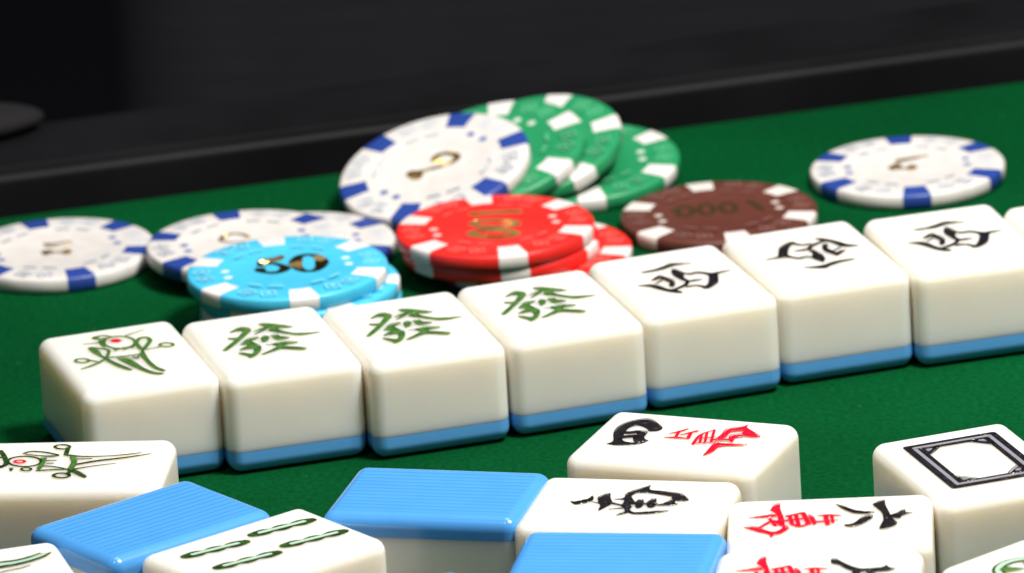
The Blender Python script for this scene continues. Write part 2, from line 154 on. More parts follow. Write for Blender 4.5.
["red","s",[[-6.82,3.48],[-5.67,-2.97]],[0.9,0.9]],
["red","p",[[-4.26,3.37],[-3.36,2.2],[-2.47,-1.25],[-2.82,-2.26],[-3.58,0.35]],0],
["red","s",[[-2.95,-0.71],[-0.61,-0.39],[1.7,0.23]],[0.9,0.8,0.4]],
["red","s",[[-2.32,2.77],[-0.14,2.79],[2.06,2.6]],[0.5,1.2,0.5]],
["red","s",[[-0.93,2.72],[-0.08,-2.48]],[1.0,1.0]],
["red","s",[[0.33,2.46],[0.85,-1.38]],[0.7,0.7]],
["black","p",[[2.57,7.76],[3.25,8.36],[5.69,5.04],[8.8,2.42],[13.1,3.28],[13.57,4.3],[14.09,3.14],[15.44,2.05],[13.64,0.78],[7.46,0.93],[4.25,4.89],[2.92,5.56]],0],
["black","s",[[4.95,-4.22],[9.25,-3.58],[13.57,-3.13]],[1.6,1.2,1.6]],
["black","s",[[7.98,1.32],[8.02,-6.4]],[1.6,1.6]],
["black","s",[[10.67,1.73],[11.79,-6.04]],[1.6,1.6]]]}
CHIP = {
"white_left": {"top":[-100.68,34.64,3.4],"n":[0.0,0.0,1.0],"rot":-14.1,"marks":[["gold","s",[[-2.61,3.71],[0.04,3.71],[2.95,4.66]],[1.5,1.2,0.8]],
["gold","s",[[-2.34,2.18],[0.88,1.33],[3.0,2.42]],[1,0.8,0.8]],
["gold","p",[[-3.39,-2.19],[-2.5,-0.75],[-1.2,-1.24],[-1.35,-3.18],[-2.57,-3.81]],0],
["gold","p",[[1.05,-2.64],[2.11,-1.36],[3.1,-2.04],[2.94,-3.73],[1.87,-4.27]],0],
["gold","s",[[-1.36,-2.56],[1.17,-2.67]],[1.2,1.2]]],"kind":"white"},
"white_under": {"top":[-47.12,28.9,3.4],"n":[0.0,0.0,1.0],"rot":-25.4,"marks":[],"kind":"white"},
"white_top": {"top":[-58.43,22.18,6.8],"n":[0.0,0.0,1.0],"rot":-17.6,"marks":[["gold","s",[[-5.58,1.14],[-4.61,4.12],[-2.86,5.28],[-0.51,4.47],[1.15,1.18]],[0.8,1.6,1.2,1.2,0.8]],
["gold","s",[[-5.58,1.14],[-3.4,-0.57],[0.11,-0.85]],[1,0.8,0.8]]],"kind":"white"},
"blue_top": {"top":[-48.58,-18.8,13.6],"n":[0.0,0.0,1.0],"rot":-19.8,"marks":[["gold","p",[[-6.09,6.55],[-2.76,7.39],[-1.32,8.58],[-0.74,7.01],[-1.89,5.05],[-5.05,4.54],[-6.08,4.37]],0],  # top bar of the dark five coloured gold to paint in the foil's glint
["ink","s",[[-5.63,5.01],[-5.84,2.52],[-3.32,3.32],[-1.01,1.26],[-0.43,-1.02],[-2.15,-3.05],[-4.73,-2.57],[-6.29,-0.66]],[1.4,1.4,1.2,1.6,2.6,1.6,1.2,1.6]],
["ink","p",[[-6.75,0.51],[-5.03,0.19],[-4.9,-2.0],[-6.45,-1.71]],0],
["ink","s",[[4.73,8.0],[2.71,6.92],[1.86,2.9],[2.72,-1.6],[4.73,-3.6],[6.74,-2.34],[7.66,1.82],[6.74,6.17],[4.73,8.0]],[1.0,2.0,3.2,2.0,1.0,2.0,3.2,2.0,1.0]]],"kind":"blue"},
"blue_under": {"top":[-46.18,-19.38,10.2],"n":[0.0,0.0,1.0],"rot":-4.1,"marks":[],"kind":"blue"},
"blue_third": {"top":[-45.96,-19.56,6.8],"n":[0.0,0.0,1.0],"rot":20.0,"marks":[],"kind":"blue"},
"blue_bottom": {"top":[-46.39,-18.96,3.4],"n":[0.0,0.0,1.0],"rot":45.0,"marks":[],"kind":"blue"},
"red_top": {"top":[-2.96,12.1,10.2],"n":[0.0,0.0,1.0],"rot":-20.4,"marks":[["gold","s",[[-4.45,9.19],[0.16,9.36],[5.02,9.14]],[2.8,2.4,2.8]],
["gold","s",[[4.86,0.54],[4.68,-0.05],[4.19,-0.54],[3.41,-0.89],[2.4,-1.09],[1.23,-1.11],[-0.02,-0.96],[-1.27,-0.64],[-2.43,-0.18],[-3.43,0.39],[-4.19,1.03],[-4.66,1.7],[-4.82,2.35],[-4.65,2.94],[-4.15,3.43],[-3.37,3.79],[-2.37,3.98],[-1.19,4.0],[0.06,3.85],[1.31,3.53],[2.48,3.07],[3.47,2.5],[4.23,1.86],[4.7,1.19],[4.86,0.54]],[2.1,2.1,2.1,2.1,2.1,2.1,2.1,2.1,2.1,2.1,2.1,2.1,2.1,2.1,2.1,2.1,2.1,2.1,2.1,2.1,2.1,2.1,2.1,2.1,2.1]],
["gold","s",[[4.51,-6.43],[4.33,-7.02],[3.83,-7.5],[3.03,-7.85],[2.01,-8.03],[0.81,-8.05],[-0.46,-7.89],[-1.74,-7.57],[-2.92,-7.11],[-3.94,-6.54],[-4.71,-5.9],[-5.2,-5.23],[-5.35,-4.59],[-5.18,-4.0],[-4.68,-3.51],[-3.88,-3.17],[-2.85,-2.98],[-1.66,-2.96],[-0.38,-3.12],[0.9,-3.44],[2.08,-3.9],[3.1,-4.47],[3.87,-5.11],[4.35,-5.78],[4.51,-6.43]],[2.1,2.1,2.1,2.1,2.1,2.1,2.1,2.1,2.1,2.1,2.1,2.1,2.1,2.1,2.1,2.1,2.1,2.1,2.1,2.1,2.1,2.1,2.1,2.1,2.1]]],"kind":"red"},
"red_middle": {"top":[-1.81,13.02,6.8],"n":[0.0,0.0,1.0],"rot":-22.6,"marks":[],"kind":"red"},
"red_bottom": {"top":[5.1,14.25,3.4],"n":[0.0,0.0,1.0],"rot":-13.7,"marks":[],"kind":"red"},
"brown": {"top":[46.97,33.29,3.4],"n":[0.0,0.0,1.0],"rot":-19.6,"marks":[["bronze","s",[[-5.86,1.49],[-5.95,0.55],[-6.14,-0.3],[-6.42,-1.01],[-6.78,-1.53],[-7.18,-1.82],[-7.61,-1.86],[-8.02,-1.66],[-8.4,-1.22],[-8.71,-0.58],[-8.94,0.23],[-9.07,1.14],[-9.1,2.1],[-9.01,3.04],[-8.82,3.89],[-8.53,4.6],[-8.18,5.12],[-7.77,5.41],[-7.35,5.46],[-6.93,5.25],[-6.55,4.81],[-6.24,4.17],[-6.01,3.36],[-5.88,2.45],[-5.86,1.49]],[1.5,1.5,1.5,1.5,1.5,1.5,1.5,1.5,1.5,1.5,1.5,1.5,1.5,1.5,1.5,1.5,1.5,1.5,1.5,1.5,1.5,1.5,1.5,1.5,1.5]],
["bronze","s",[[-1.15,1.83],[-1.24,0.89],[-1.43,0.04],[-1.72,-0.67],[-2.08,-1.18],[-2.48,-1.48],[-2.9,-1.52],[-3.32,-1.32],[-3.69,-0.88],[-4.01,-0.24],[-4.23,0.57],[-4.36,1.48],[-4.38,2.44],[-4.3,3.38],[-4.1,4.23],[-3.82,4.94],[-3.46,5.46],[-3.05,5.76],[-2.63,5.8],[-2.21,5.6],[-1.84,5.16],[-1.52,4.51],[-1.29,3.7],[-1.17,2.79],[-1.15,1.83]],[1.5,1.5,1.5,1.5,1.5,1.5,1.5,1.5,1.5,1.5,1.5,1.5,1.5,1.5,1.5,1.5,1.5,1.5,1.5,1.5,1.5,1.5,1.5,1.5,1.5]],
["bronze","s",[[3.75,2.14],[3.66,1.2],[3.47,0.35],[3.18,-0.36],[2.82,-0.88],[2.42,-1.17],[1.99,-1.22],[1.58,-1.01],[1.2,-0.58],[0.89,0.07],[0.66,0.87],[0.54,1.79],[0.52,2.75],[0.61,3.68],[0.81,4.54],[1.09,5.25],[1.45,5.77],[1.86,6.06],[2.28,6.11],[2.7,5.9],[3.07,5.46],[3.38,4.82],[3.61,4.01],[3.74,3.09],[3.75,2.14]],[1.5,1.5,1.5,1.5,1.5,1.5,1.5,1.5,1.5,1.5,1.5,1.5,1.5,1.5,1.5,1.5,1.5,1.5,1.5,1.5,1.5,1.5,1.5,1.5,1.5]],
["bronze","s",[[7.08,5.97],[8.05,3.94],[9.46,-0.17]],[1.7,1.7,1.7]],
["bronze","s",[[-9.82,3.46],[-8.78,-1.33]],[1.5,1.5]]],"kind":"brown"},
"white_right": {"top":[90.41,58.3,3.4],"n":[0.0,0.0,1.0],"rot":-27.5,"marks":[["gold","s",[[-1.95,4.45],[1.25,5.41],[4.72,6.64]],[1.5,1.4,1.2]],
["gold","s",[[-2.54,2.51],[0.21,4.03],[2.69,5.13]],[1,0.8,0.8]],
["gold","p",[[-4.31,-0.61],[-2.85,1.31],[-1.43,0.72],[-1.94,-1.38],[-3.54,-2.33]],0],
["gold","p",[[-0.37,-1.84],[0.71,-0.0],[1.89,-0.54],[1.53,-2.51],[0.37,-3.39]],0],
["gold","s",[[-1.96,-1.85],[-0.13,-1.88]],[1.2,1.2]]],"kind":"white"},
"white_leaning": {"top":[-16.01,56.68,10.5],"n":[-0.1826,-0.2117,0.9601],"rot":9.9,"marks":[["gold","p",[[-6.32,-1.03],[-5.0,-0.28],[-2.95,-1.92],[-2.99,-3.85],[-4.24,-4.4],[-5.46,-3.02]],0],
["gold","s",[[-4.46,-1.49],[-0.78,-1.21],[2.62,-0.81],[5.2,0.6],[5.24,2.43],[3.31,4.13],[1.04,4.01],[0.32,2.35],[1.53,0.96]],[1.6,1.2,1.3,1.7,1.7,1.5,1.7,1.9,1.5]]],"kind":"white"},
"green_front": {"top":[-3.41,63.11,10.72],"n":[-0.1826,-0.2117,0.9601],"rot":20.5,"marks":[],"kind":"green"},
"green_middle": {"top":[5.0,68.46,9.91],"n":[-0.1826,-0.2117,0.9601],"rot":6.1,"marks":[],"kind":"green"},
"green_back": {"top":[17.67,70.19,5.0],"n":[-0.0261,-0.0951,0.9951],"rot":-26.5,"marks":[],"kind":"green"}}

# ------------------------------------------------------------------ camera
cam = bpy.data.cameras.new("Camera")
co = bpy.data.objects.new("Camera", cam); C.objects.link(co)
R, U, Dv = Vector(CAM['R']), Vector(CAM['U']), Vector(CAM['d'])
mat = Matrix((R, U, -Dv)).transposed().to_4x4()
mat.translation = Vector(CAM['pos']) * M
co.matrix_world = mat
cam.sensor_width = 36.0
cam.lens = CAM['f'] / 1024 * 36.0
cam.clip_start = 0.05; cam.clip_end = 60
cam.dof.use_dof = True
cam.dof.focus_distance = 2035 * M
cam.dof.aperture_fstop = 29.0
SC.camera = co

# ------------------------------------------------------------------ light
w = bpy.data.worlds.new("World"); SC.world = w; w.use_nodes = True
bg = w.node_tree.nodes['Background']
bg.inputs[0].default_value = (0.85, 0.92, 1.0, 1); bg.inputs[1].default_value = 0.085

def area(name, az, el, dist, size, power, col, target=(0, -0.10, 0.01), shape='SQUARE'):
    l = bpy.data.lights.new(name, 'AREA'); l.shape = shape; l.size = size
    l.energy = power; l.color = col
    o = bpy.data.objects.new(name, l); C.objects.link(o)
    a, e = math.radians(az), math.radians(el)
    d = Vector((math.cos(a) * math.cos(e), math.sin(a) * math.cos(e), math.sin(e)))
    o.location = Vector(target) + d * dist
    o.rotation_euler = d.to_track_quat('Z', 'Y').to_euler()
    return o
area('key_lamp', -22, 67, 0.65, 0.15, 8.1, (1.0, 0.965, 0.90), (0, -0.14, 0.01))
area('second_lamp', -120, 62, 0.80, 0.035, 0.6, (1.0, 0.97, 0.92))
area('overhead_lamp', 60, 80, 1.0, 0.40, 3.0, (0.97, 0.98, 1.0), (0, -.05, 0))

vs = SC.view_settings
vs.view_transform = 'Standard'; vs.look = 'None'; vs.exposure = 0.0; vs.gamma = 1.0
SC.render.engine = 'CYCLES'
SC.cycles.use_denoising = True
SC.cycles.max_bounces = 8

# ------------------------------------------------------------------ materials
def new_mat(name):
    m = bpy.data.materials.new(name); m.use_nodes = True
    nt = m.node_tree
    return m, nt, nt.nodes['Principled BSDF']
def N(nt, t, **kw):
    n = nt.nodes.new(t)
    for k, v in kw.items(): setattr(n, k, v)
    return n
def noise_bump(nt, b, scale, dist, strength=1.0, detail=3):
    tc = N(nt, 'ShaderNodeTexCoord'); nz = N(nt, 'ShaderNodeTexNoise')
    nz.inputs['Scale'].default_value = scale; nz.inputs['Detail'].default_value = detail
    bp = N(nt, 'ShaderNodeBump'); bp.inputs['Strength'].default_value = strength; bp.inputs['Distance'].default_value = dist
    nt.links.new(tc.outputs['Object'], nz.inputs['Vector'])
    nt.links.new(nz.outputs['Fac'], bp.inputs['Height']); nt.links.new(bp.outputs['Normal'], b.inputs['Normal'])
    return nz
def varied(nt, b, c1, c2, scale, detail=3, lo=.35, hi=.65):
    tc = N(nt, 'ShaderNodeTexCoord'); nz = N(nt, 'ShaderNodeTexNoise')
    nz.inputs['Scale'].default_value = scale; nz.inputs['Detail'].default_value = detail
    cr = N(nt, 'ShaderNodeValToRGB')
    cr.color_ramp.elements[0].position = lo; cr.color_ramp.elements[1].position = hi
    cr.color_ramp.elements[0].color = (*c1, 1); cr.color_ramp.elements[1].color = (*c2, 1)
    nt.links.new(tc.outputs['Object'], nz.inputs['Vector'])
    nt.links.new(nz.outputs['Fac'], cr.inputs['Fac']); nt.links.new(cr.outputs['Color'], b.inputs['Base Color'])
def plain(name, col, rough=.4, spec=.5, metal=0, bump=None, vary=None, sss=None, coat=0):
    m, nt, b = new_mat(name)
    b.inputs['Base Color'].default_value = (*col, 1)
    b.inputs['Roughness'].default_value = rough
    b.inputs['Specular IOR Level'].default_value = spec
    b.inputs['Metallic'].default_value = metal
    b.inputs['Coat Weight'].default_value = coat
    if vary: varied(nt, b, *vary)
    if bump: noise_bump(nt, b, *bump)
    if sss:
        b.inputs['Subsurface Weight'].default_value = sss[0]
        b.inputs['Subsurface Radius'].default_value = sss[1]
        b.inputs['Subsurface Scale'].default_value = sss[2]
    return m
def sh(c, k): return tuple(x * k for x in c)

IVORY = plain('ivory_resin', (.80, .77, .705), .16, .5, sss=(.9, (1.0, .80, .55), .0085),
              vary=((.785, .755, .69), (.815, .785, .72), 55, 2), bump=(90, .00012, .35, 2))
def per_object(m, amount):
    nt = m.node_tree; b = nt.nodes['Principled BSDF']; src = b.inputs['Base Color'].links[0].from_socket
    oi = N(nt, 'ShaderNodeObjectInfo'); mr = N(nt, 'ShaderNodeMapRange')
    mr.inputs['To Min'].default_value = 1 - amount; mr.inputs['To Max'].default_value = 1
    hs = N(nt, 'ShaderNodeHueSaturation')
    nt.links.new(oi.outputs['Random'], mr.inputs['Value']); nt.links.new(mr.outputs[0], hs.inputs['Value'])
    nt.links.new(src, hs.inputs['Color']); nt.links.new(hs.outputs[0], b.inputs['Base Color'])
    tc = N(nt, 'ShaderNodeTexCoord'); nz = N(nt, 'ShaderNodeTexNoise'); nz.inputs['Scale'].default_value = 130; nz.inputs['Detail'].default_value = 5
    r = N(nt, 'ShaderNodeMapRange'); r.inputs['To Min'].default_value = .10; r.inputs['To Max'].default_value = .28
    ad = N(nt, 'ShaderNodeVectorMath', operation='ADD'); cm = N(nt, 'ShaderNodeCombineXYZ')
    nt.links.new(oi.outputs['Random'], cm.inputs[0]); nt.links.new(oi.outputs['Random'], cm.inputs[2])
    nt.links.new(tc.outputs['Object'], ad.inputs[0]); nt.links.new(cm.outputs[0], ad.inputs[1]); nt.links.new(ad.outputs[0], nz.inputs['Vector'])
    nt.links.new(nz.outputs['Fac'], r.inputs['Value']); nt.links.new(r.outputs[0], b.inputs['Roughness'])
per_object(IVORY, .035)
def blue_mat():
    m, nt, b = new_mat('blue_resin')
    b.inputs['Base Color'].default_value = (.11, .37, .77, 1)
    b.inputs['Roughness'].default_value = .16
    noise_bump(nt, b, 120, .0001, .3, 2)
    b.inputs['Subsurface Weight'].default_value = .15
    b.inputs['Subsurface Radius'].default_value = (.3, .6, 1.0)
    b.inputs['Subsurface Scale'].default_value = .002
    return m
BLUE = blue_mat()
def ridged_blue():
    """moulded back: fine ridges along the long side, only on the flat back"""
    m, nt, b = new_mat('ridged_blue_resin')
    b.inputs['Roughness'].default_value = .17
    tc = N(nt, 'ShaderNodeTexCoord'); sp = N(nt, 'ShaderNodeSeparateXYZ')
    nt.links.new(tc.outputs['Object'], sp.inputs[0])
    mu = N(nt, 'ShaderNodeMath', operation='MULTIPLY'); mu.inputs[1].default_value = 2 * math.pi / (1.9 * M)
    si = N(nt, 'ShaderNodeMath', operation='SINE')
    nt.links.new(sp.outputs['Y'], mu.inputs[0]); nt.links.new(mu.outputs[0], si.inputs[0])
    po = N(nt, 'ShaderNodeMapRange'); po.inputs['From Min'].default_value = -1; po.inputs['From Max'].default_value = .3
    nt.links.new(si.outputs[0], po.inputs['Value'])
    bp = N(nt, 'ShaderNodeBump'); bp.inputs['Distance'].default_value = .00012
    sn = N(nt, 'ShaderNodeSeparateXYZ'); fl = N(nt, 'ShaderNodeMapRange')
    fl.inputs['From Min'].default_value = .975; fl.inputs['From Max'].default_value = .999; fl.inputs['To Max'].default_value = .45
    nt.links.new(tc.outputs['Normal'], sn.inputs[0]); nt.links.new(sn.outputs['Z'], fl.inputs['Value']); nt.links.new(fl.outputs[0], bp.inputs['Strength'])
    nt.links.new(po.outputs[0], bp.inputs['Height']); nt.links.new(bp.outputs['Normal'], b.inputs['Normal'])
    nz = N(nt, 'ShaderNodeTexNoise'); nz.inputs['Scale'].default_value = 160
    nt.links.new(tc.outputs['Object'], nz.inputs['Vector'])
    mx = N(nt, 'ShaderNodeMix', data_type='RGBA')
    mx.inputs[6].default_value = (.060, .27, .64, 1); mx.inputs[7].default_value = (.075, .31, .72, 1)
    nt.links.new(nz.outputs['Fac'], mx.inputs[0]); nt.links.new(mx.outputs[2], b.inputs['Base Color'])
    return m
RIDGED = ridged_blue()

INK = {
 'black': plain('black_paint', (.012, .011, .014), .16, .6, bump=(1100, .0006, .9, 2)),
 'red': plain('red_paint', (.72, .006, .03), .22, .5, bump=(1100, .0004, .8, 2)),
 'green': plain('green_paint', (.045, .145, .022), .3, .5, vary=((.03, .10, .016), (.075, .19, .035), 700, 2), bump=(900, .0003, .8, 2)),
 'darkgreen': plain('dark_green_paint', (.014, .04, .012), .25, .5, vary=((.010, .024, .010), (.03, .085, .018), 600, 2), bump=(900, .0003, .8, 2)),
 'mint': plain('mint_paint', (.36, .52, .40), .4, .4),
 'lavender': plain('grey_paint', (.21, .21, .25), .4, .4),
 'gold': plain('gold_foil', (.62, .42, .12), .38, .5, metal=1, bump=(420, .0022, 1.0, 2)),
 'bronze': plain('dull_foil', (.085, .05, .022), .35, .5, metal=.4, bump=(700, .0004, 1.0, 3)),
 'ink': plain('black_foil', (.016, .014, .012), .25, .6, bump=(600, .0005, 1.0, 3)),
}
def foil(name, col, rough, tilt, cell):
    """crinkled hot-stamped foil: each crinkle mirrors in its own direction, so a few flash in the lamps"""
    m, nt, b = new_mat(name)
    b.inputs['Base Color'].default_value = (*col, 1); b.inputs['Metallic'].default_value = 1; b.inputs['Roughness'].default_value = rough
    tc = N(nt, 'ShaderNodeTexCoord'); vo = N(nt, 'ShaderNodeTexVoronoi'); vo.inputs['Scale'].default_value = cell
    nt.links.new(tc.outputs['Object'], vo.inputs['Vector'])
    sb = N(nt, 'ShaderNodeVectorMath', operation='SUBTRACT'); sb.inputs[1].default_value = (.5, .5, .5)
    sc = N(nt, 'ShaderNodeVectorMath', operation='SCALE'); sc.inputs['Scale'].default_value = tilt
    ge = N(nt, 'ShaderNodeNewGeometry'); ad = N(nt, 'ShaderNodeVectorMath', operation='ADD'); no = N(nt, 'ShaderNodeVectorMath', operation='NORMALIZE')
    nt.links.new(vo.outputs['Color'], sb.inputs[0]); nt.links.new(sb.outputs[0], sc.inputs[0])
    nt.links.new(sc.outputs[0], ad.inputs[0]); nt.links.new(ge.outputs['Normal'], ad.inputs[1]); nt.links.new(ad.outputs[0], no.inputs[0])
    nt.links.new(no.outputs[0], b.inputs['Normal'])
    return m
INK['gold'] = foil('gold_foil', (.95, .64, .20), .42, 1.25, 340)
INK['ink'] = foil('black_gold_foil', (.34, .23, .08), .30, 1.5, 300)
def felt_mat():
    m, nt, b = new_mat('green_felt')
    tc = N(nt, 'ShaderNodeTexCoord')
    n1 = N(nt, 'ShaderNodeTexNoise'); n1.inputs['Scale'].default_value = 900; n1.inputs['Detail'].default_value = 4
    n2 = N(nt, 'ShaderNodeTexNoise'); n2.inputs['Scale'].default_value = 14; n2.inputs['Detail'].default_value = 3
    n3 = N(nt, 'ShaderNodeTexNoise'); n3.inputs['Scale'].default_value = 330; n3.inputs['Detail'].default_value = 1
    for n in (n1, n2, n3): nt.links.new(tc.outputs['Object'], n.inputs['Vector'])
    c1 = N(nt, 'ShaderNodeValToRGB'); e = c1.color_ramp.elements
    e[0].position = .35; e[1].position = .68; e[0].color = (.0004, .043, .0105, 1); e[1].color = (.0011, .066, .0175, 1)
    nt.links.new(n1.outputs['Fac'], c1.inputs['Fac'])
    mr = N(nt, 'ShaderNodeMapRange'); mr.inputs['From Min'].default_value = .3; mr.inputs['From Max'].default_value = .7
    mr.inputs['To Min'].default_value = .80; mr.inputs['To Max'].default_value = 1.18
    nt.links.new(n2.outputs['Fac'], mr.inputs['Value'])
    mx = N(nt, 'ShaderNodeMix', data_type='RGBA', blend_type='MULTIPLY'); mx.inputs[0].default_value = 1
    nt.links.new(c1.outputs['Color'], mx.inputs[6]); nt.links.new(mr.outputs[0], mx.inputs[7])
    # stray pale lint fibres
    c3 = N(nt, 'ShaderNodeValToRGB'); c3.color_ramp.elements[0].position = .77; c3.color_ramp.elements[1].position = .83
    nt.links.new(n3.outputs['Fac'], c3.inputs['Fac'])
    m2 = N(nt, 'ShaderNodeMix', data_type='RGBA'); m2.inputs[7].default_value = (.03, .11, .05, 1)
    nt.links.new(c3.outputs['Color'], m2.inputs[0]); nt.links.new(mx.outputs[2], m2.inputs[6])
    nt.links.new(m2.outputs[2], b.inputs['Base Color'])
    b.inputs['Roughness'].default_value = .95; b.inputs['Specular IOR Level'].default_value = .02
    b.inputs['Sheen Weight'].default_value = .015; b.inputs['Sheen Tint'].default_value = (.25, .8, .4, 1)
    bp = N(nt, 'ShaderNodeBump'); bp.inputs['Strength'].default_value = .6; bp.inputs['Distance'].default_value = .0004
    nt.links.new(n1.outputs['Fac'], bp.inputs['Height']); nt.links.new(bp.outputs['Normal'], b.inputs['Normal'])
    return m
FELT = felt_mat()
def fabric_mat():
    m, nt, b = new_mat('dark_woven_fabric')
    tc = N(nt, 'ShaderNodeTexCoord')
    wv = N(nt, 'ShaderNodeTexWave', bands_direction='Z'); wv.inputs['Scale'].default_value = 45; wv.inputs['Distortion'].default_value = 2.5
    nz = N(nt, 'ShaderNodeTexNoise'); nz.inputs['Scale'].default_value = 18; nz.inputs['Detail'].default_value = 5
    nt.links.new(tc.outputs['Object'], wv.inputs['Vector']); nt.links.new(tc.outputs['Object'], nz.inputs['Vector'])
    mt = N(nt, 'ShaderNodeMath', operation='MULTIPLY'); nt.links.new(wv.outputs['Fac'], mt.inputs[0]); nt.links.new(nz.outputs['Fac'], mt.inputs[1])
    cr = N(nt, 'ShaderNodeValToRGB'); e = cr.color_ramp.elements
    e[0].color = (.030, .028, .033, 1); e[1].color = (.066, .062, .071, 1)
    nt.links.new(mt.outputs[0], cr.inputs['Fac']); nt.links.new(cr.outputs['Color'], b.inputs['Base Color'])
    b.inputs['Roughness'].default_value = .8; b.inputs['Specular IOR Level'].default_value = .2
    return m
FABRIC = fabric_mat()
RIMM = plain('black_lacquer', (.006, .0056, .0066), .55, .12, vary=((.0042, .0039, .0047), (.0075, .007, .0083), 30, 4), bump=(400, .0002, .35, 3))
VOID = plain('dark_room', (.06, .056, .066), .9, .1)
GREYV = plain('grey_vinyl', (.013, .012, .0135), .8, .12, bump=(60, .001, .3, 3))

CHIPCOL = {
 'white': dict(body=(.68, .645, .62), spot=(.020, .055, .28), mark=(.56, .60, .67), dot=(.06, .12, .36)),
 'blue': dict(body=(.06, .48, .73), spot=(.74, .70, .69), mark=(.20, .66, .86), dot=(.62, .78, .84)),
 'red': dict(body=(.80, .022, .018), spot=(.74, .67, .65), mark=(.86, .12, .10), dot=(.80, .50, .47)),
 'green': dict(body=(.018, .26, .10), spot=(.72, .69, .67), mark=(.09, .40, .20), dot=(.55, .62, .56)),
 'brown': dict(body=(.115, .034, .024), spot=(.72, .67, .63), mark=(.22, .10, .085), dot=(.60, .52, .48)),
}
CM = {}
for k, d in CHIPCOL.items():
    CM[k] = {p: plain('%s_chip_%s' % (k, p), c, .38, .45, bump=(500, .00012, .5, 3), vary=(sh(c, .94), sh(c, 1.05), 220, 3)) for p, c in d.items()}

# ------------------------------------------------------------------ helpers
def mesh_obj(name, verts, faces, m, parent=None, smooth=True, wn=False):
    me = bpy.data.meshes.new(name); me.from_pydata([tuple(v) for v in verts], [], faces); me.update()
    return link(name, me, m, parent, smooth, wn)
def link(name, me, m, parent=None, smooth=True, wn=False):
    me.materials.append(m)
    for p in me.polygons: p.use_smooth = smooth
    o = bpy.data.objects.new(name, me); C.objects.link(o)
    if parent: o.parent = parent
    if wn:
        md = o.modifiers.new('WeightedNormal', 'WEIGHTED_NORMAL'); md.keep_sharp = False; md.weight = 100
    return o
def thing(name, label, cat, group=None, loc=(0, 0, 0), rz=0, matrix=None):
    o = bpy.data.objects.new(name, None); C.objects.link(o); o.empty_display_size = .01
    if matrix is not None: o.matrix_world = matrix
    else: o.location = loc; o.rotation_euler = (0, 0, rz)
    tag(o, label, cat, group); return o
def tag(o, label, cat, group=None):
    o['label'] = label; o['category'] = cat
    if group: o['group'] = group
def chaikin(p, n=1, closed=True):
    for _ in range(n):
        q = []; L = len(p)
        for i in range(L if closed else L - 1):
            a, b = p[i], p[(i + 1) % L]
            q.append((a[0] * .8 + b[0] * .2, a[1] * .8 + b[1] * .2)); q.append((a[0] * .2 + b[0] * .8, a[1] * .2 + b[1] * .8))
        if not closed: q = [p[0]] + q + [p[-1]]
        p = q
    return p
def resample(L, W):
    """Catmull-Rom through the points"""
    out, ow = [], []; n = len(L)
    for i in range(n - 1):
        p0 = L[max(i - 1, 0)]; p1 = L[i]; p2 = L[i + 1]; p3 = L[min(i + 2, n - 1)]
        k = 4
        for s in range(k):
            t = s / k
            out.append(tuple(.5 * (2 * p1[d] + (p2[d] - p0[d]) * t + (2 * p0[d] - 5 * p1[d] + 4 * p2[d] - p3[d]) * t * t + (3 * p1[d] - p0[d] - 3 * p2[d] + p3[d]) * t ** 3) for d in (0, 1)))
            ow.append(W[i] * (1 - t) + W[i + 1] * t)
    out.append(tuple(L[-1])); ow.append(W[-1])
    return out, ow
def stroke_outline(L, W):
    if len(L) > 2: L, W = resample([tuple(p) for p in L], W)
    le, ri = [], []
    n = len(L); closed = math.hypot(L[0][0] - L[-1][0], L[0][1] - L[-1][1]) < 1e-3
    for i in range(n):
        a = L[i - 1] if i else (L[n - 2] if closed else L[0]); b = L[i + 1] if i < n - 1 else (L[1] if closed else L[-1])
        dx, dy = b[0] - a[0], b[1] - a[1]; l = math.hypot(dx, dy) or 1
        nx, ny = -dy / l, dx / l; h = W[i] / 2
        le.append((L[i][0] + nx * h, L[i][1] + ny * h)); ri.append((L[i][0] - nx * h, L[i][1] - ny * h))
    return le, ri, closed, L, W
def ink_mesh(items, z0, lip=0.0):
    """flat painted shapes; each shape a hair above the one before so nothing is coplanar"""
    V, F = [], []; z = z0
    for kind, pts, wd in items:
        z += .007
        b = len(V)
        if kind == 'p':
            P = chaikin([tuple(p) for p in pts]) if len(pts) < 24 else [tuple(p) for p in pts]
            V += [(x * M, y * M, z * M) for x, y in P]
            for t in tessellate_polygon([[Vector((x, y, 0)) for x, y in P]]):
                a, c, d = [P[i] for i in t]
                cr = (c[0] - a[0]) * (d[1] - a[1]) - (c[1] - a[1]) * (d[0] - a[0])
                F.append(tuple(b + i for i in (t if cr > 0 else t[::-1])))
        else:
            le, ri, closed, L, W = stroke_outline(pts, wd)
            n = len(le)
            for i in range(n):           # shallow V across the stroke, like a cut groove filled with paint
                V.append((le[i][0] * M, le[i][1] * M, (z + lip) * M)); V.append((L[i][0] * M, L[i][1] * M, z * M)); V.append((ri[i][0] * M, ri[i][1] * M, (z + lip) * M))
            for i in range(n - 1):
                a = b + 3 * i
                F.append((a, a + 1, a + 4, a + 3)); F.append((a + 1, a + 2, a + 5, a + 4))
            if not closed:           # round ends
                for e, sgn in ((0, -1), (n - 1, 1)):
                    a = L[1] if e == 0 else L[n - 2]
                    ang = math.atan2(L[e][1] - a[1], L[e][0] - a[0]); h = W[e] / 2
                    c = len(V); V.append((L[e][0] * M, L[e][1] * M, z * M))
                    for s in range(7):
                        q = ang - math.pi / 2 + math.pi * s / 6
                        V.append(((L[e][0] + h * math.cos(q)) * M, (L[e][1] + h * math.sin(q)) * M, (z + lip) * M))
                    for s in range(6): F.append((c, c + 1 + s, c + 2 + s))
    return V, F
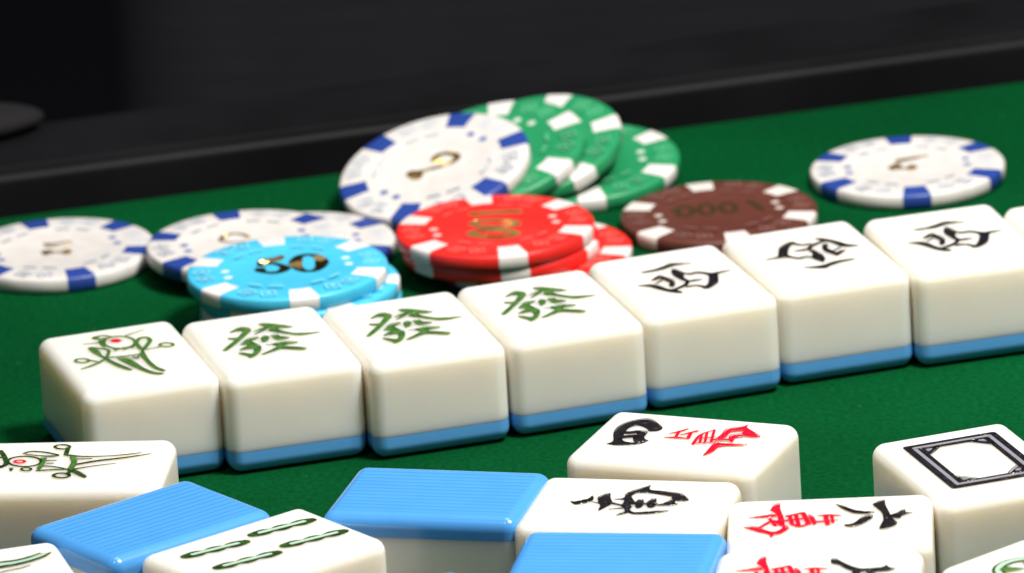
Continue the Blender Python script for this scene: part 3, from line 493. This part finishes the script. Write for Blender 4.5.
def paint(parent, items, z, names, edge=.26, lip=.09):
    by = {}
    for col, kind, pts, wd in items:
        by.setdefault(col, []).append((kind, pts, wd))
        if kind == 'p' and edge:         # brush edge: rounds and thickens the traced shape
            L = [tuple(p) for p in pts]; by[col].append(('s', L + [L[0]], [edge] * (len(L) + 1)))
    for i, (col, it) in enumerate(by.items()):
        V, F = ink_mesh(it, z + .02 + .10 * i, lip)
        mesh_obj(names.get(col, names.get('*')), V, F, INK[col], parent, smooth=False)

# ------------------------------------------------------------------ setting: felt, room
def quad(name, x0, x1, y0, y1, z, m):
    o = mesh_obj(name, [(x0, y0, z), (x1, y0, z), (x1, y1, z), (x0, y1, z)], [(0, 1, 2, 3)], m, smooth=False); o['kind'] = 'structure'; return o
E0, E1 = Vector((*EDGE[0], 0)), Vector((*EDGE[1], 0))
ed = (E1 - E0).normalized(); en = Vector((-ed.y, ed.x, 0))        # along the rim, outward
def rim_frame(s, p, z): return (E0 + (E1 - E0) * .5 + ed * s + en * p + Vector((0, 0, z))) * M
a, b_, c_, d_ = rim_frame(-420, .8, 0), rim_frame(420, .8, 0), rim_frame(420, -620, 0), rim_frame(-420, -620, 0)
o = mesh_obj('tabletop', [d_, c_, b_, a], [(0, 1, 2, 3)], FELT, smooth=False); o['kind'] = 'structure'
quad('floor', -3, 3, -1.5, 4.5, -.74, VOID)
mesh = mesh_obj('wall', [(-3, 3.0, -.74), (3, 3.0, -.74), (3, 3.0, 2), (-3, 3.0, 2)], [(0, 1, 2, 3)], VOID, smooth=False); mesh['kind'] = 'structure'

def sweep(name, prof, s0, s1, m, parent):
    V = [rim_frame(s, p, z) for s in (s0, s1) for p, z in prof]; n = len(prof)
    F = [(i, i + n, i + n + 1, i + 1) for i in range(n - 1)] + [tuple(range(n - 1, -1, -1)), tuple(range(n, 2 * n))]
    return mesh_obj(name, V, F, m, parent, smooth=False)
def rounded_slab(name, cx, cy, cz, sx, sy, sz, r, m, parent=None, rz=0):
    bm = bmesh.new(); bmesh.ops.create_cube(bm, size=1)
    for v in bm.verts: v.co = Vector((v.co.x * sx, v.co.y * sy, v.co.z * sz))
    bmesh.ops.bevel(bm, geom=bm.edges[:], offset=r, segments=5, profile=.5, affect='EDGES')
    me = bpy.data.meshes.new(name); bm.to_mesh(me); bm.free()
    o = link(name, me, m, parent, wn=True); o.location = (cx, cy, cz); o.rotation_euler = (0, 0, rz); return o
rim = thing('table_rim', 'black raised wooden rim along the back edge of the green felt', 'table edge', loc=rim_frame(0, 0, 0))
def local(o, par):
    o.data.transform(Matrix.Translation(-par.location)); return o
arc = [(1.9 - 1.9 * math.cos(t), 8.0 + 1.9 * math.sin(t)) for t in [math.pi / 2 * k / 6 for k in range(7)]]
local(sweep('rim_body', [(0, -14)] + [(0, 0)] + arc + [(36, 9.6), (38.5, 8.9), (39.5, 7), (39.5, -14)], -420, 420, RIMM, rim), rim)
local(sweep('rim_bead', [(5.2, 9.5), (5.5, 10.15), (6.3, 10.3), (8.0, 10.2), (8.5, 9.5)], -420, 420, RIMM, rim), rim)

case = thing('case', 'dark grey rounded case lying on the black rim at the left edge', 'case', loc=rim_frame(-136, 33, 9.7))
bm = bmesh.new(); bmesh.ops.create_uvsphere(bm, u_segments=40, v_segments=20, radius=1)
for v in bm.verts: v.co = Vector((v.co.x * .030, v.co.y * .010, max(v.co.z, -.6) * .0046 + .0027))
me = bpy.data.meshes.new('case_shell'); bm.to_mesh(me); bm.free()
o = link('case_shell', me, GREYV, case); o.rotation_euler = (0, 0, math.atan2(ed.y, ed.x))

# chair behind the table: dark woven back panel, and a grey vinyl cushion at the left
chair = thing('chair', 'dark woven fabric chair back standing behind the table', 'chair', loc=(.286, .95, -.74))
rounded_slab('backrest', .0, 0, .62, .80, .07, .62, .034, FABRIC, chair)
rounded_slab('seat', .0, .24, .38, .80, .46, .06, .025, FABRIC, chair)
for sx in (-.36, .36):
    for sy in (.02, .44):
        rounded_slab('leg', sx, sy, .175, .035, .035, .35, .006, RIMM, chair)

# ------------------------------------------------------------------ tiles
def tile_meshes(long_x, face_up):
    w_, h_ = (TILE_H, TILE_W) if long_x else (TILE_W, TILE_H)
    w_ -= .12; h_ -= .12
    bm = bmesh.new(); bmesh.ops.create_cube(bm, size=1)
    for v in bm.verts: v.co = Vector((v.co.x * w_, v.co.y * h_, (v.co.z + .5) * TILE_D)) * M
    bmesh.ops.bevel(bm, geom=bm.edges[:], offset=2.9 * M, segments=7, profile=.5, affect='EDGES', clamp_overlap=True)
    cut = (4.9 if face_up else TILE_D - 4.6) * M
    res = []
    for upper in (False, True):
        b2 = bm.copy()
        r = bmesh.ops.bisect_plane(b2, geom=b2.verts[:] + b2.edges[:] + b2.faces[:], plane_co=(0, 0, cut), plane_no=(0, 0, 1), clear_outer=not upper, clear_inner=upper)
        is_body = upper == face_up
        if is_body:
            ee = [e for e in r['geom_cut'] if isinstance(e, bmesh.types.BMEdge)]
            bmesh.ops.contextual_create(b2, geom=ee)
            for e in ee: e.smooth = False
        me = bpy.data.meshes.new('tile_body' if is_body else 'back_layer'); b2.to_mesh(me); b2.free()
        me.materials.append(IVORY if is_body else (BLUE if face_up else RIDGED))
        for p in me.polygons: p.use_smooth = True
        res.append((is_body, me))
    bm.free()
    d = {k: v for k, v in res}
    return d[True], d[False]
TM = {(l, f): tile_meshes(l, f) for l in (0, 1) for f in (True, False)}

# extra designs laid out directly on their faces
def rect_line(hx, hy, wd): 
    k = [(-hx, -hy), (hx, -hy), (hx, hy), (-hx, hy)]
    return [['black', 's', [k[i], k[(i + 1) % 4]], [wd, wd]] for i in range(4)]
hx, hy = 9.3, 13.1
GLYPH['frame'] = rect_line(hx, hy, 1.6) + rect_line(hx - 2.1, hy - 2.1, 1.15)
GY = []
for s in (-1, 1):
    GY += [['lavender', 's', [(s * (hx - 1.15), -hy + 1.2), (s * (hx - 1.15), hy - 1.2)], [.85, .85]], ['lavender', 's', [(-hx + 1.2, s * (hy - 1.15)), (hx - 1.2, s * (hy - 1.15))], [.85, .85]]]
for qx in (-1, 1):
    for qy in (-1, 1):
        X0, Y0 = qx * (hx - 2.2), qy * (hy - 2.2)
        GLYPH['frame'].append(['black', 'p', [(X0, Y0), (X0 - qx * 4.0, Y0), (X0, Y0 - qy * 4.0)], 0])
        GY.append(['lavender', 'p', [(X0 - qx * .9, Y0 - qy * .9), (X0 - qx * 2.0, Y0 - qy * .9), (X0 - qx * .9, Y0 - qy * 2.0)], 0])
GLYPH['frame'] += GY
def ring(cx, cy, r, wd, col):
    L = [(cx + r * math.cos(2 * math.pi * k / 28), cy + r * math.sin(2 * math.pi * k / 28)) for k in range(28)]; L.append(L[0])
    return [col, 's', L, [wd] * 29]
GLYPH['circles'] = []
for cx in (-9.0, 9.0):
    GLYPH['circles'] += [ring(cx, 0, 6.8, .7, 'darkgreen'), ring(cx, 0, 5.9, 1.2, 'mint'), ring(cx, 0, 5.1, .7, 'darkgreen')]
    for k in range(4):
        an = math.pi / 4 + k * math.pi / 2
        GLYPH['circles'].append(['green', 's', [(cx + 1.2 * math.cos(an), 1.2 * math.sin(an)), (cx + 4.3 * math.cos(an), 4.3 * math.sin(an))], [.8, 2.6]])
NM = {'black': 'black_character', 'red': 'red_character', 'green': 'green_character'}
BIRD = {'green': 'bird_design', 'darkgreen': 'bird_outline', 'red': 'bird_eye', 'mint': 'tail_feather'}
ROW, LOOSE = 'mahjong tiles pushed together in a row', 'loose mahjong tiles in the foreground'
TILES = [
 ('r1', 'bird', 0, BIRD, ROW, 'ivory tile with an upright green bird and red dot, left end of the row'),
 ('r2', 'fa', 0, NM, ROW, 'ivory tile with a green character, beside the bird tile in the long row'),
 ('r3', 'fa', 0, NM, ROW, 'ivory tile with a green character, middle one of the three green character tiles'),
 ('r4', 'fa', 0, NM, ROW, 'ivory tile with a green character, directly beside the first black character tile'),
 ('r5', 'xi', 0, NM, ROW, 'ivory tile with a black character in front of the brown chip, beside the green ones'),
 ('r6', 'xi', 180, NM, ROW, 'ivory tile whose black character is turned upside down, between two upright ones'),
 ('r7', 'xi', 0, NM, ROW, 'ivory tile with a black character in front of the lone white chip at right'),
 ('r8', None, 0, NM, ROW, 'ivory tile cut by the right edge of the photo at the end of the row'),
 ('A', 'bird_side', 0, BIRD, LOOSE, 'ivory tile with a green bird lying sideways, cut by the left edge of the photo'),
 ('B', None, 0, NM, LOOSE, 'face-down tile with ridged blue back, between the sideways bird and the four bamboo sticks'),
 ('C', 'four_bamboo', 0, {'darkgreen': 'bamboo_stick', 'mint': 'stick_core'}, LOOSE, 'ivory tile with four green bamboo sticks in the foreground'),
 ('D', None, 0, NM, LOOSE, 'face-down tile with ridged blue back alone on the felt in front of the row, centre'),
 ('E', 'east', 0, NM, LOOSE, 'ivory tile with a single black character lying sideways between two blue backs'),
 ('F', None, 0, NM, LOOSE, 'face-down blue tile cut by the bottom edge in front of the sideways black character tile'),
 ('G', 'wan_si', 0, NM, LOOSE, 'ivory tile with black character left and red character right, nearest to the row'),
 ('H', 'wan_liu', 0, NM, LOOSE, 'ivory tile with red character left and a whole black six at right'),
 ('I', 'wan_wu', 0, NM, LOOSE, 'ivory tile with red and black characters half cut by the bottom edge'),
 ('J', 'frame', 0, {'black': 'black_frame', 'lavender': 'grey_inlay'}, LOOSE, 'ivory tile with an empty black double frame at the right edge'),
 ('K', 'circles', 0, {'darkgreen': 'circle_outline', 'mint': 'circle_band', 'green': 'circle_petal'}, LOOSE, 'ivory tile with a green circle in the bottom right corner'),
 ('L', None, 0, NM, LOOSE, 'sliver of an ivory tile at the right edge just behind the black framed tile'),
 ('M', 'bird_tail', 0, BIRD, LOOSE, 'ivory tile showing only green tail feathers in the bottom left corner'),
 ('N', None, 0, NM, LOOSE, 'corner of a face-down blue tile at the bottom edge below the centre'),
]
DOWN = set('BDFN')
for key, glyph, turn, names, grp, label in TILES:
    x, y, th, lx = POSE[key]
    t = thing('mahjong_tile', label, 'mahjong tile', grp, (x * M, y * M, .0002), math.radians(th))
    body, back = TM[(lx, key not in DOWN)]
    for nm, me in (('tile_body', body), ('back_layer', back)):
        o = bpy.data.objects.new(nm, me); C.objects.link(o); o.parent = t
        md = o.modifiers.new('WeightedNormal', 'WEIGHTED_NORMAL'); md.weight = 100; md.keep_sharp = True
    if glyph:
        it = GLYPH[glyph]
        jr, jx, jy = math.radians(random.uniform(-1, 1)), random.uniform(-.25, .25), random.uniform(-.25, .25)   # hand-cut: no two quite alike
        def hand(p): return (p[0] * math.cos(jr) - p[1] * math.sin(jr) + jx + random.uniform(-.07, .07), p[0] * math.sin(jr) + p[1] * math.cos(jr) + jy + random.uniform(-.07, .07))
        def closed_like(pts):
            q = [hand(p) for p in pts]
            if math.hypot(pts[0][0] - pts[-1][0], pts[0][1] - pts[-1][1]) < 1e-3: q[-1] = q[0]
            return q
        if glyph in ('fa', 'xi'): it = [[c, k, closed_like(pts), [v * random.uniform(.88, 1.15) for v in wd] if wd else 0] for c, k, pts, wd in it]
        if turn: it = [[c, k, [(-p[0], -p[1]) for p in pts], wd] for c, k, pts, wd in it]
        paint(t, it, TILE_D, names, .10 if glyph.startswith('bird') else .26)

# ------------------------------------------------------------------ chips
CR, CT = 21.9, 3.35
def lathe(prof, n=72):
    V, F = [(0, 0, prof[0][1] * M)], []
    for r, z in prof[1:-1]:
        for k in range(n):
            a = 2 * math.pi * k / n; V.append((r * math.cos(a) * M, r * math.sin(a) * M, z * M))
    V.append((0, 0, prof[-1][1] * M)); q = len(prof) - 2
    for k in range(n): F.append((0, 1 + k, 1 + (k + 1) % n))
    for j in range(q - 1):
        for k in range(n):
            A, B = 1 + j * n + k, 1 + j * n + (k + 1) % n
            F.append((A, A + n, B + n, B))
    for k in range(n): F.append((len(V) - 1, 1 + (q - 1) * n + (k + 1) % n, 1 + (q - 1) * n + k))
    return V, F
# top face at z = 0, body below it
BODY = lathe([(0, -.14), (14.6, -.14), (15.1, 0), (21.1, 0), (21.6, -.13), (21.9, -.5), (21.9, -2.85), (21.6, -3.2), (21.1, -3.35), (0, -3.35)])
def spot_mesh():
    prof = [(15.6, .03), (21.15, .03), (21.65, -.10), (21.96, -.48), (21.96, -2.87), (21.65, -3.24)]
    V, F = [], []; K = 7
    for k in range(K):
        a = math.radians(-8.4 + 16.8 * k / (K - 1))
        for r, z in prof: V.append((r * math.cos(a) * M, r * math.sin(a) * M, z * M))
    n = len(prof)
    for k in range(K - 1):
        for j in range(n - 1):
            F.append((k * n + j, k * n + j + 1, (k + 1) * n + j + 1, (k + 1) * n + j))
    return V, F
SPOT = spot_mesh()
def polar(r, deg): return (r * math.cos(math.radians(deg)), r * math.sin(math.radians(deg)))
def blob(cx, cy, r, n=10): return ['p', [(cx + r * math.cos(2 * math.pi * k / n), cy + r * math.sin(2 * math.pi * k / n)) for k in range(n)], 0]
def prints():
    """pale dice between the edge spots and small dashes inside; the two round pips left and right"""
    mk, dt = [], []
    for k in range(6):
        mid = 30 + 60 * k
        for da in (-7.5, 7.5):
            cx, cy = polar(18.5, mid + da); ro = math.radians(mid + da + (20 if da < 0 else 62)); s = 1.45
            q = [(cx + s * 1.41 * math.cos(ro + i * math.pi / 2), cy + s * 1.41 * math.sin(ro + i * math.pi / 2)) for i in range(4)]
            mk.append(['s', [q[0], q[1]], [.5, .5]]); mk.append(['s', [q[1], q[2]], [.5, .5]]); mk.append(['s', [q[2], q[3]], [.5, .5]]); mk.append(['s', [q[3], q[0]], [.5, .5]])
            mk.append(blob(cx, cy, .75))
        if k % 3 == 0:
            for da in (-9, 9): dt.append(blob(*polar(13.5, mid + da), 1.0))
        else:
            for da in (-10, 10):
                A, B = polar(13.6, mid + da - 5.5), polar(13.6, mid + da + 5.5)
                mk.append(['s', [A, B], [.75, .75]])
    return mk, dt
PMK, PDT = prints()
def mesh_of(name, VF, m, smooth=True):
    me = bpy.data.meshes.new(name); me.from_pydata(VF[0], [], VF[1]); me.update(); me.materials.append(m)
    for p in me.polygons: p.use_smooth = smooth
    return me
CHM = {}
for k in CM:
    CHM[k] = dict(body=mesh_of('chip_body', BODY, CM[k]['body']), spot=mesh_of('edge_spot', SPOT, CM[k]['spot']),
                  mark=mesh_of('dice_print', ink_mesh(PMK, .01), CM[k]['mark'], False), dot=[mesh_of('pip', ink_mesh([q], -.12), CM[k]['dot'], False) for q in PDT])
CHIPS_G = 'poker chips lying behind the row of tiles'
CL = {
 'white_left': 'white chip with blue edge spots flat on the felt at the far left',
 'white_under': 'white chip mostly hidden under another white chip, behind the blue chips',
 'white_top': 'white chip with gold numeral partly covered by the blue chip marked 50',
 'blue_top': 'light blue chip with a black 50, on top of the blue stack',
 'blue_under': 'light blue chip directly under the chip marked 50, sticking out at right',
 'blue_third': 'light blue chip third from the top in the blue stack, almost hidden by tiles',
 'blue_bottom': 'light blue chip at the bottom of the blue stack, hidden behind the tiles',
 'red_top': 'bright red chip with white edge spots and gold 100, top of its stack',
 'red_middle': 'shaded red chip directly under the chip marked 100',
 'red_bottom': 'red chip at the bottom of the red stack sticking out to the right',
 'brown': 'dark brown chip with white edge spots and dull numerals beside the red stack',
 'white_right': 'white chip with blue edge spots lying alone on the felt at right',
 'white_leaning': 'white chip with a thin gold 2 leaning tilted against the green chips',
 'green_front': 'green chip with white edge spots directly under the leaning white chip',
 'green_middle': 'green chip in the middle of the three fanned green chips, near the rim',
 'green_back': 'lowest green chip lying at the right of the fanned green chips',
}
for key, c in CHIP.items():
    n = Vector(c['n']).normalized(); e1 = Vector((1, 0, 0)); e1 = (e1 - n * e1.dot(n)).normalized(); e2 = n.cross(e1)
    mt = Matrix((e1, e2, n)).transposed().to_4x4()
    mt.translation = (Vector(c['top']) - n * CT) * M + Vector((0, 0, .0002))
    k = c['kind']
    t = thing('poker_chip', CL[key], 'poker chip', CHIPS_G, matrix=mt)
    up = CT * M; rz = math.radians(c['rot'])
    for nm, kk in [('chip_body', CHM[k]['body']), ('dice_print', CHM[k]['mark'])] + [('pip', q) for q in CHM[k]['dot']]:
        o = bpy.data.objects.new(nm, kk); C.objects.link(o); o.parent = t; o.location = (0, 0, up); o.rotation_euler = (0, 0, rz)
    for i in range(6):
        o = bpy.data.objects.new('edge_spot', CHM[k]['spot']); C.objects.link(o); o.parent = t; o.location = (0, 0, up); o.rotation_euler = (0, 0, rz + i * math.pi / 3)
    if c['marks']:
        paint(t, c['marks'], CT - .14, {'*': 'numeral'}, .5, 0)
